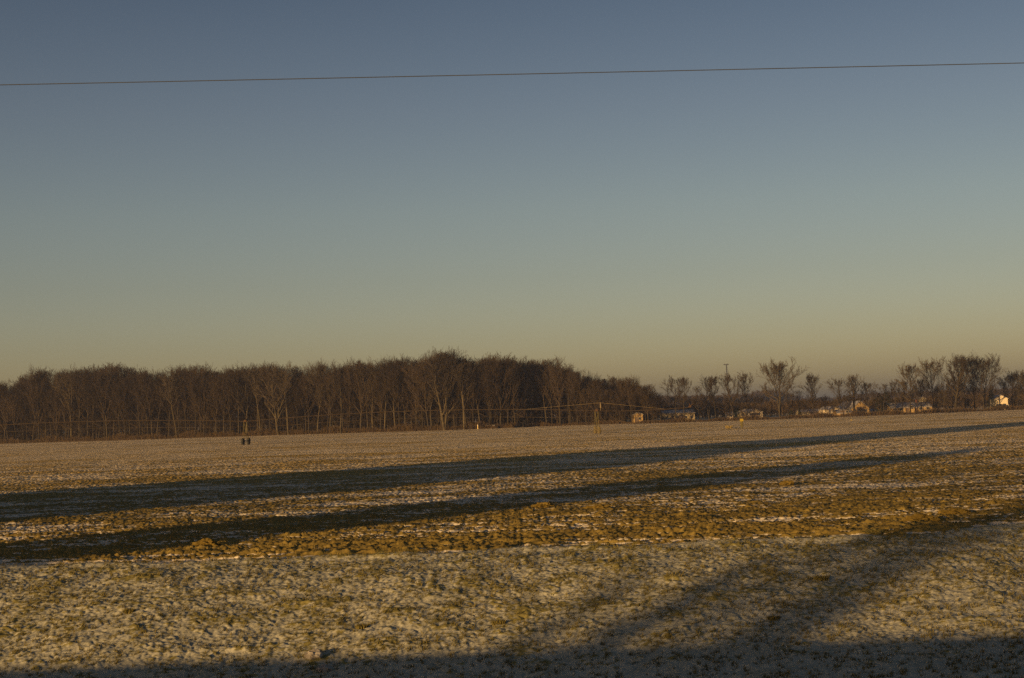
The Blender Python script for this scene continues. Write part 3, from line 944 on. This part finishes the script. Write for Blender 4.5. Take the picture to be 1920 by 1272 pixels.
# ------------------------------------------------------------------ irrigation machine
irr = empty('irrigation_machine', (0, 0, 0))
tag(irr, 'long rusty wheeled irrigation pipe on trussed spans crossing the field before the wood', 'irrigation machine')
T = [(place_x(-190, 315), 315, 4.9), (place_x(461, 305), 305, 4.7), (place_x(1120, 288), 288, 4.35)]
END = (place_x(1294, 286, 4.3), 286, height_at(place_x(1294, 286, 4.3), 286, 764))


def arch(a, b, n, rise):
    return [(a[0] + (b[0]-a[0])*i/n, a[1] + (b[1]-a[1])*i/n, a[2] + (b[2]-a[2])*i/n + rise*4*(i/n)*(1-i/n)) for i in range(n+1)]


for k in range(2):
    a, b = T[k], T[k+1]
    pts = arch(a, b, 22, 1.05)
    MB().path(pts, .075, 8).build('span_pipe', M['rust'], irr)
    # trusses: V struts hanging under the pipe, joined by rods
    nv = 9
    bott = []
    dx = Vector((b[0]-a[0], b[1]-a[1], 0)).normalized(); pr = Vector((-dx.y, dx.x, 0))
    rod = MB()
    for j in range(1, nv + 1):
        f = j / (nv + 1); c = Vector(pts[0]) + (Vector(pts[-1]) - Vector(pts[0])) * f + Vector((0, 0, 1.05*4*f*(1-f)))
        bt_ = []; st = MB()
        for s in (-1, 1):
            bb = c + pr * s * .75 + Vector((0, 0, -1.45)); bt_.append(bb)
            st.tube(c - dx * 2.3 + Vector((0, 0, -.25)), bb, .035, .035, 4)
            st.tube(c + dx * .4, bb, .035, .035, 4)
        st.tube(bt_[0], bt_[1], .03, .03, 4)
        st.build('truss_strut', M['rust'], irr)
        bott.append(bt_)
    for s in (0, 1):
        seq = [Vector(a) + Vector((0, 0, -1.0)) + dx * .3] + [q[s] for q in bott] + [Vector(b) + Vector((0, 0, -1.0)) - dx * .3]
        rod.path(seq, .022, 4)
    rod.build('truss_rod', M['rust'], irr)
# overhang past the last tower
a = T[2]; pts = [(a[0] + (END[0]-a[0])*i/8, a[1] + (END[1]-a[1])*i/8, a[2] + (END[2]-a[2])*i/8 - .25*4*(i/8)*(1-i/8)) for i in range(9)]
MB().path(pts, .075, 8).build('overhang_pipe', M['rust'], irr)
mx_ = a[0] + .8; mtop = height_at(mx_, a[1], 755.5)
MB().tube((mx_, a[1], a[2]), (mx_, a[1], mtop - .9), .05, .05, 6).tube((mx_, a[1], mtop - .95), (mx_, a[1], mtop), .13, .11, 6).box(mx_-.16, mx_+.16, a[1]-.1, a[1]+.1, mtop-.05, mtop+.05).build('mast', M['steel'], irr)
l1 = T[1]; f = .80
ca = Vector((l1[0] + (a[0]-l1[0])*f, l1[1] + (a[1]-l1[1])*f, l1[2] + (a[2]-l1[2])*f + 1.05*4*f*(1-f)))
MB().tube((mx_, a[1], mtop), ca, .022, .022, 4).build('cable', M['steel'], irr)
MB().tube((mx_, a[1], mtop), pts[6], .022, .022, 4).build('cable', M['steel'], irr)
g = MB(); gx, gy, gz = END
g.box(gx - .3, gx + .2, gy - .15, gy + .15, gz, gz + .25).tube((gx, gy, gz + .2), (gx + .5, gy - .2, gz + .65), .08, .05, 8).tube((gx - .1, gy, gz + .3), (gx - .1, gy, gz + .75), .07, .07, 6)
g.build('end_gun', M['orange'], irr)


def tower(t, slope, spread, wheelmat, boxside):
    """A-frame on two wheels one behind the other along the travel direction"""
    d = Vector((slope, 1, 0)).normalized(); s = Vector((d.y, -d.x, 0))
    c = Vector((t[0], t[1], 0))
    top = c + Vector((0, 0, t[2]))
    bm_ = MB(); bm_.tube(c - d*spread + Vector((0, 0, .78)), c + d*spread + Vector((0, 0, .78)), .11, .11, 6)
    bm_.build('drive_beam', M['steel'], irr)
    for q in (-1, 1):
        for r in (-1, 1):
            l_ = MB(); l_.tube(top + s*r*.3, c + d*q*spread*.8 + s*r*.12 + Vector((0, 0, .82)), .055, .055, 6)
            l_.build('tower_leg', M['olive'], irr)
    w_ = MB()
    w_.tube(top + s*-.35, top + s*.35, .11, .11, 8).box(top.x - .25, top.x + .25, top.y - .25, top.y + .25, top.z - .1, top.z + .3)
    w_.build('tower_joint', M['orange'], irr)
    bx_ = c + s*boxside*.45 + Vector((0, 0, 2.0))
    MB().box(bx_.x - .22, bx_.x + .22, bx_.y - .15, bx_.y + .15, bx_.z, bx_.z + .5).build('control_box', M['orange'], irr)
    for q in (-1, 1):
        wo = empty('wheel_axle', (0, 0, 0)); bpy.data.objects.remove(wo)
        prof = [(-.23, .30), (-.24, .52), (-.20, .66), (-.10, .71), (.10, .71), (.20, .66), (.24, .52), (.23, .30)]
        ty = MB(); ty.lathe_x(prof, 24)
        for k in range(24):       # tread lugs
            an = 2*math.pi*k/24; sd = 1 if k % 2 else -1
            p = Vector((0, math.cos(an)*.705, math.sin(an)*.705)); e = Vector((sd*.22, math.cos(an+.12)*.67, math.sin(an+.12)*.67))
            ty.tube(p, e, .03, .03, 4)
        w1 = ty.build('wheel', wheelmat, irr, True)
        w1.location = c + d*q*spread + s*(.30 if q > 0 else -.05) * 0 + Vector((0, 0, .69))
        w1.rotation_euler = (0, 0, math.atan2(s.y, s.x))
        rm = MB(); rm.lathe_x([(-.12, .10), (-.12, .42), (.12, .42), (.12, .10)], 16)
        rm.lathe_x([(-.24, .09), (.24, .09)], 10)
        rm.build('rim', M['rim'], w1)


tower(T[0], .1, 1.9, M['tyre'], -1)
tower(T[1], .13, 1.9, M['tyre'], -1)
tower(T[2], -.16, 1.7, M['tyre_mud'], 1)

# ------------------------------------------------------------------ things standing in the field
D = 300; x = place_x(1391, D); H = height_at(x, D, 785.5)
o = empty('capped_post', (x, D, 0)); tag(o, 'stout olive post with a bright yellow cap standing in the field', 'post')
MB().tube((0, 0, -.1), (0, 0, H - .5), .25, .28, 12).box(-.16, .16, -.32, -.2, .2, H - .7).build('column', M['olive'], o)
MB().box(-.32, .32, -.32, .32, H - .5, H - .05).box(-.28, .28, -.28, .28, H - .052, H).build('cap', M['yellow'], o)

D = 325; x = place_x(1595, D)
o = empty('marker_flag', (x, D, 0)); tag(o, 'tiny yellow marker flag in the field before the barn', 'flag')
MB().tube((0, 0, -.05), (0, 0, .65), .02, .02, 6).build('stake', M['steel'], o)
MB().add([(0, 0, .40), (.34, .03, .42), (.34, .05, .62), (0, 0, .65), (0, .012, .40), (.34, .042, .42), (.34, .062, .62), (0, .012, .65)],
         [(0,1,2,3),(7,6,5,4),(0,4,5,1),(1,5,6,2),(2,6,7,3),(3,7,4,0)]).build('flag', M['yellow'], o)

D = wood_D(896) - 4; x = place_x(896, D); H = height_at(x, D, 796.5)
o = empty('marker_post', (x, D, 0)); tag(o, 'thin pale marker post at the foot of the wood beside the heaps', 'post')
MB().tube((0, 0, -.1), (0, 0, H - .35), .13, .13, 8).build('stake', M['pale_post'], o)
MB().tube((0, 0, H - .34), (0, 0, H - .04), .20, .19, 8).tube((0, 0, H - .04), (0, 0, H), .19, .10, 8).build('cap', M['white'], o)


def heap(px0, px1, top, label, seed, material, snowcap):
    D = wood_D(940) - 3; xc = place_x((px0+px1)/2, D); W = (px1-px0)/F*D; H = height_at(xc, D, top)
    r = np.random.RandomState(seed)
    o = empty('brush_pile', (xc, D, 0)); tag(o, label, 'brush pile')
    segs = []
    for _ in range(420):
        u = r.uniform(-1, 1); z = H * (1 - abs(u)**4) * r.uniform(.02, .95)
        p = np.array([u*W/2, r.uniform(-.9, .9), z]); dv = np.array([r.uniform(-1, 1), r.uniform(-.6, .6), r.uniform(-.25, .35)])
        dv = dv/np.linalg.norm(dv)*r.uniform(.4, 1.1)
        segs.append((*(p-dv/2), *(p+dv/2), .07, .05))
    v, q = tubes(segs, 5); obj('branches', mesh_np('branches', v, q), material, o)
    if snowcap:
        m = MB()
        for k in range(6):
            u0 = -.72 + k*.24
            m.tube((u0*W/2, -.2, H*.93), ((u0+.25)*W/2, -.15, H*.95), .10, .09, 6)
        m.build('snow_cover', M['snow_roof'], o)


heap(907, 932, 797.5, 'low brush pile with a strip of snow on top, right of the marker post', 1, M['brush'], True)
heap(944, 964, 796.3, 'shorter brush pile nearer to the dark end of the wood', 2, M['brush'], False)


def tuft_mesh(name, n, rad, h, wd, seed, bend=.35):
    r = np.random.RandomState(seed)
    a = r.rand(n)*2*np.pi; rr = rad*np.sqrt(r.rand(n))
    b = np.stack([rr*np.cos(a), rr*np.sin(a), np.full(n, -.03)], -1)
    hh = h*r.uniform(.45, 1, n)
    lean = np.stack([np.cos(a)*r.uniform(.1, bend*2, n)*hh + .15*hh*r.randn(n), np.sin(a)*r.uniform(.1, bend*2, n)*hh, hh], -1)
    th = r.rand(n)*np.pi; sd = np.stack([np.cos(th), np.sin(th), np.zeros(n)], -1)*wd
    mid = b + lean*.55 + np.array([0, 0, .08])*hh[:, None]
    v = np.stack([b - sd, b + sd, mid + sd*.7, mid - sd*.7, b + lean], 1).reshape(-1, 3)
    i = np.arange(n)*5
    return v, np.stack([i, i+1, i+2, i+3], -1), np.stack([i+3, i+2, i+4], -1)


# dry grass by the capped post
D = 296; x = place_x(1367, D)
v, q, t = tuft_mesh('g', 420, .55, .7, .02, 4)
tag(obj('dry_grass', mesh_np('dry_grass', v, q, t), M['straw']), 'yellow clump of dry grass left of the yellow capped post', 'grass clump').location = (x, D, 0)

def ground_z(x, y):
    X = np.array([[x]]); Y = np.array([[y]])
    z = base_z(X, Y)[0, 0]
    if y > edge_y(X)[0, 0]:
        z += field_relief(X, Y)[0][0, 0] * sstep(-.1, .9, y - edge_y(X))[0, 0]
    else:
        z += bank_relief(X, Y)[0][0, 0] * sstep(-.1, .9, edge_y(X) - y)[0, 0]
    return float(z)


def on_ground(px, py):
    """point of the bank or field seen at a photo pixel (march along the ray)"""
    dv = ROT.to_3x3() @ Vector(((px-960)/F, (636-py)/F, -1))
    y = 27.0
    while y < 300:
        x = dv.x/dv.y*y; z = EYE + dv.z/dv.y*y
        if z <= float(base_z(np.array([[x]]), np.array([[y]]))[0, 0]) + .03:
            return x, y
        y += .03
    return x, y


# dark tussocks and rocks on the bank
for (px, py, s, lab, seed) in [(935, 1168, .34, 'dark grass tussock alone in the middle of the snowy bank', 1),
                               (242, 1147, .30, 'dark grass tussock low on the left part of the bank', 2),
                               (678, 1174, .30, 'dark grass tussock left of the middle of the bank', 3),
                               (1540, 1085, .36, 'flat dark tussock inside the shadow streak on the bank', 5),
                               (1450, 1160, .30, 'upright weed clump low in the broad shadow streak on the bank', 6)]:
    x, y = on_ground(px, py)
    v, q, t = tuft_mesh('tussock', 380, s*.42, s*.5, .010, seed, .3)
    o = obj('grass_tussock', mesh_np('grass_tussock', v, q, t), M['tuft']); o.location = (x, y, ground_z(x, y) - .02)
    tag(o, lab, 'tussock')
for (px, py, s, lab, seed) in [(589, 1234, .22, 'pale frosted stone lying in the shadow at the foot of the bank', 1),
                               (607, 1256, .17, 'smaller frosted stone just below the pale one in the shadow', 2)]:
    x, y = on_ground(px, py)
    import bmesh
    bm = bmesh.new(); bmesh.ops.create_icosphere(bm, subdivisions=3, radius=s)
    for vv in bm.verts:
        n = noise(np.array([vv.co.x*9+seed*5]), np.array([vv.co.y*9+vv.co.z*7]))[0]
        vv.co *= 1 + .35*n; vv.co.z *= .6
    me = bpy.data.meshes.new('stone'); bm.to_mesh(me); bm.free()
    o = obj('stone', me, M['rock']); o.location = (x, y, ground_z(x, y) + s*.05); tag(o, lab, 'stone')

# big soil clods along the near edge of the field
import bmesh
for i, (px, py, sx, sz, lab) in enumerate([
        (1722, 981, .62, .26, 'largest brown soil clod at the near right edge of the field'),
        (1790, 966, .55, .2, 'long low soil clod right of the largest clod near the field edge'),
        (1475, 910, .35, .2, 'round orange soil clod standing alone in the right half of the field'),
        (1019, 952, .5, .2, 'soil clod in the middle of the field just beyond the lower shadow band'),
        (1118, 956, .6, .18, 'flat soil clod right of the middle, below the lower shadow band'),
        (1638, 1000, .40, .11, 'pale frosted lump on the border between field and bank'),
        (385, 1028, .45, .26, 'jagged soil clod near the left end of the lower shadow band')]):
    x, y = on_ground(px, py)
    bm = bmesh.new(); bmesh.ops.create_icosphere(bm, subdivisions=4, radius=1)
    for vv in bm.verts:
        n = noise(np.array([vv.co.x*2.1+i*5]), np.array([vv.co.y*2.3+vv.co.z*2.7]))[0] + .6*noise(np.array([vv.co.x*6+i]), np.array([vv.co.z*6+vv.co.y*3]))[0]
        vv.co *= 1 + .42*n
        vv.co.x *= sx; vv.co.y *= .35; vv.co.z *= sz
    me = bpy.data.meshes.new('clod'); bm.to_mesh(me); bm.free()
    o = obj('soil_clod', me, M['tuft'] if i == 5 else M['clod']); o.location = (x, y, float(base_z(np.array([[x]]), np.array([[y]]))[0, 0]) + .04)
    tag(o, lab, 'soil clod')

# short dry grass poking through the snow on the bank
r = np.random.RandomState(77)
n = 90000
u = r.uniform(-.46, .46, n); y = r.uniform(28, 46, n); x = u*y
ok = (y < edge_y(x) - .1)
patchy = noise(x/1.4, y/1.1, 41)*.35 + noise(x/.22, y/.18, 42)*1.0 + .1*r.randn(n)
ok &= patchy > .25
x, y = x[ok], y[ok]
z = base_z(x[:, None], y[:, None])[:, 0] + bank_relief(x[:, None], y[:, None])[0][:, 0]
k = 5
cx = np.repeat(x, k) + r.uniform(-.03, .03, len(x)*k); cy = np.repeat(y, k) + r.uniform(-.03, .03, len(x)*k); cz = np.repeat(z, k) - .02
m_ = len(cx); hh = r.uniform(.05, .13, m_); th = r.rand(m_)*np.pi
sd = np.stack([np.cos(th), np.sin(th), np.zeros(m_)], -1)*.009
tip = np.stack([r.randn(m_)*.4*hh, r.randn(m_)*.4*hh, hh], -1)
b = np.stack([cx, cy, cz], -1)
v = np.stack([b - sd, b + sd, b + tip], 1).reshape(-1, 3)
me = mesh_np('grass', v, None, np.arange(m_*3).reshape(-1, 3))
tag(obj('grass', me, M['tuft']), 'short dry grass poking through the snow on the bank', kind='stuff')

# ------------------------------------------------------------------ overhead wire and the poles that carry it
DW = 20.0
wl = place_x(0, DW, 12.0); wr = place_x(1920, DW, 12.0)
zl = height_at(wl, DW, 160); zr = height_at(wr, DW, 118.5)
sl_ = (zr - zl) / (wr - wl)
PX0, PX1 = -78.0, 52.0
zat = lambda x: zl + (x - wl) * sl_
def wire_z(x):
    return zat(x) + .0001 * (x * x)
def pole(x, lab):
    gz = float(base_z(np.array([[x]]), np.array([[DW]]))[0, 0]); zt = wire_z(x)
    o = empty('utility_pole', (x, DW + .16, gz)); tag(o, lab, 'utility pole', None)
    MB().tube((0, 0, -.4), (0, 0, zt - gz + .9), .16, .11, 12).build('shaft', M['pole'], o)
    MB().tube((0, -.16, zt - gz - .16), (0, -.16, zt - gz - .01), .05, .03, 8).box(-.04, .04, -.2, .0, zt - gz - .22, zt - gz - .16).build('insulator', M['steel'], o)
pole(PX0, 'wooden pole carrying the overhead wire at its left end')
pole(PX1, 'wooden pole carrying the overhead wire at its right end')
wm = MB(); n = 60
wm.path([(PX0 + (PX1-PX0)*i/n, DW, wire_z(PX0 + (PX1-PX0)*i/n)) for i in range(n+1)], .0056, 6)
tag(wm.build('overhead_wire', M['wire'], None), 'thin overhead wire crossing the sky from side to side', 'wire')

# ------------------------------------------------------------------ trees behind the camera that throw the long shadows
def shade_tree(t, c, H, W, lab, seed, dense=True, n=5200):
    x = t*SX + c*SY; y = t*SY - c*SX
    gz = float(base_z(np.array([[x]]), np.array([[y]]))[0, 0])
    if dense:
        o = empty('spruce_tree', (x, y, gz)); tag(o, lab, 'tree', 'dense evergreens off to the left')
        v, q = evergreen(seed, H, W, False, n, .28)
        obj('crown', mesh_np('crown', v, q), M['evergreen'], o)
        MB().tube((0, 0, -.3), (0, 0, H*.85), .3, .06).build('trunk', M['bark'], o)
    else:
        a, b = tree_meshes(seed=seed, H=H, W=W, first=.12, dens=1.2, tw=.032, vase=1.6, tr=.16)
        tree_object('bare_tree', lab, (x, y, gz), a, b, M['bark'], M['twig'])


SH = 'dense tall evergreen throwing its shadow across the field'
TAN = math.tan(R(SUN_EL))
# (start along light, offset across, reach along light, width)
for i, (t, c, reach, wd) in enumerate([
        (-5, -79, 300, 10), (6, -75, 235, 7), (-2, -82, 225, 6), (4, -69, 150, 8), (10, -63.5, 112, 7),
        (8, -73, 190, 8), (-8, -84, 130, 6), (0, -79, 210, 11), (12, -67, 118, 7),
        (-48, -43.6, 97, 4.2), (-40, -41, 76, 3.0), (-52, -44.8, 86, 2.6), (-44, -42.8, 88, 3.4), (-42, -44, 50, 4.5)]):
    shade_tree(t, c, (reach - t) * TAN, wd, SH, 900 + i)
for t, c, reach, wd, lab, seed in [
        (-92, -16.0, 84, 2.4, 'tall slim bare tree behind the road, rightmost of the four', 950),
        (-104, -17.7, 84, 1.3, 'tall slim bare tree behind the road, second from the right', 951),
        (-88, -19.9, 40, 1.4, 'shorter slim bare tree behind the road, second from the left', 952),
        (-96, -21.3, 39, 1.2, 'shorter slim bare tree behind the road, leftmost of the four', 953)]:
    shade_tree(t, c, (reach - t) * TAN, wd, lab, seed, False)

# ------------------------------------------------------------------ haze
hz = MB().box(-7000, 7000, -420, 7000, -4, 48).build('haze', None)
hm = bpy.data.materials.new('haze'); hm.use_nodes = True
n = hm.node_tree.nodes; n.clear()
out = n.new('ShaderNodeOutputMaterial'); pv = n.new('ShaderNodeVolumePrincipled')
pv.inputs['Color'].default_value = (.82, .80, .86, 1); pv.inputs['Density'].default_value = .00028; pv.inputs['Anisotropy'].default_value = .6
hm.node_tree.links.new(pv.outputs[0], out.inputs['Volume'])
hz.data.materials.append(hm)
tag(hz, kind='stuff')
print('wood trees', count, 'objects', len(bpy.data.objects))
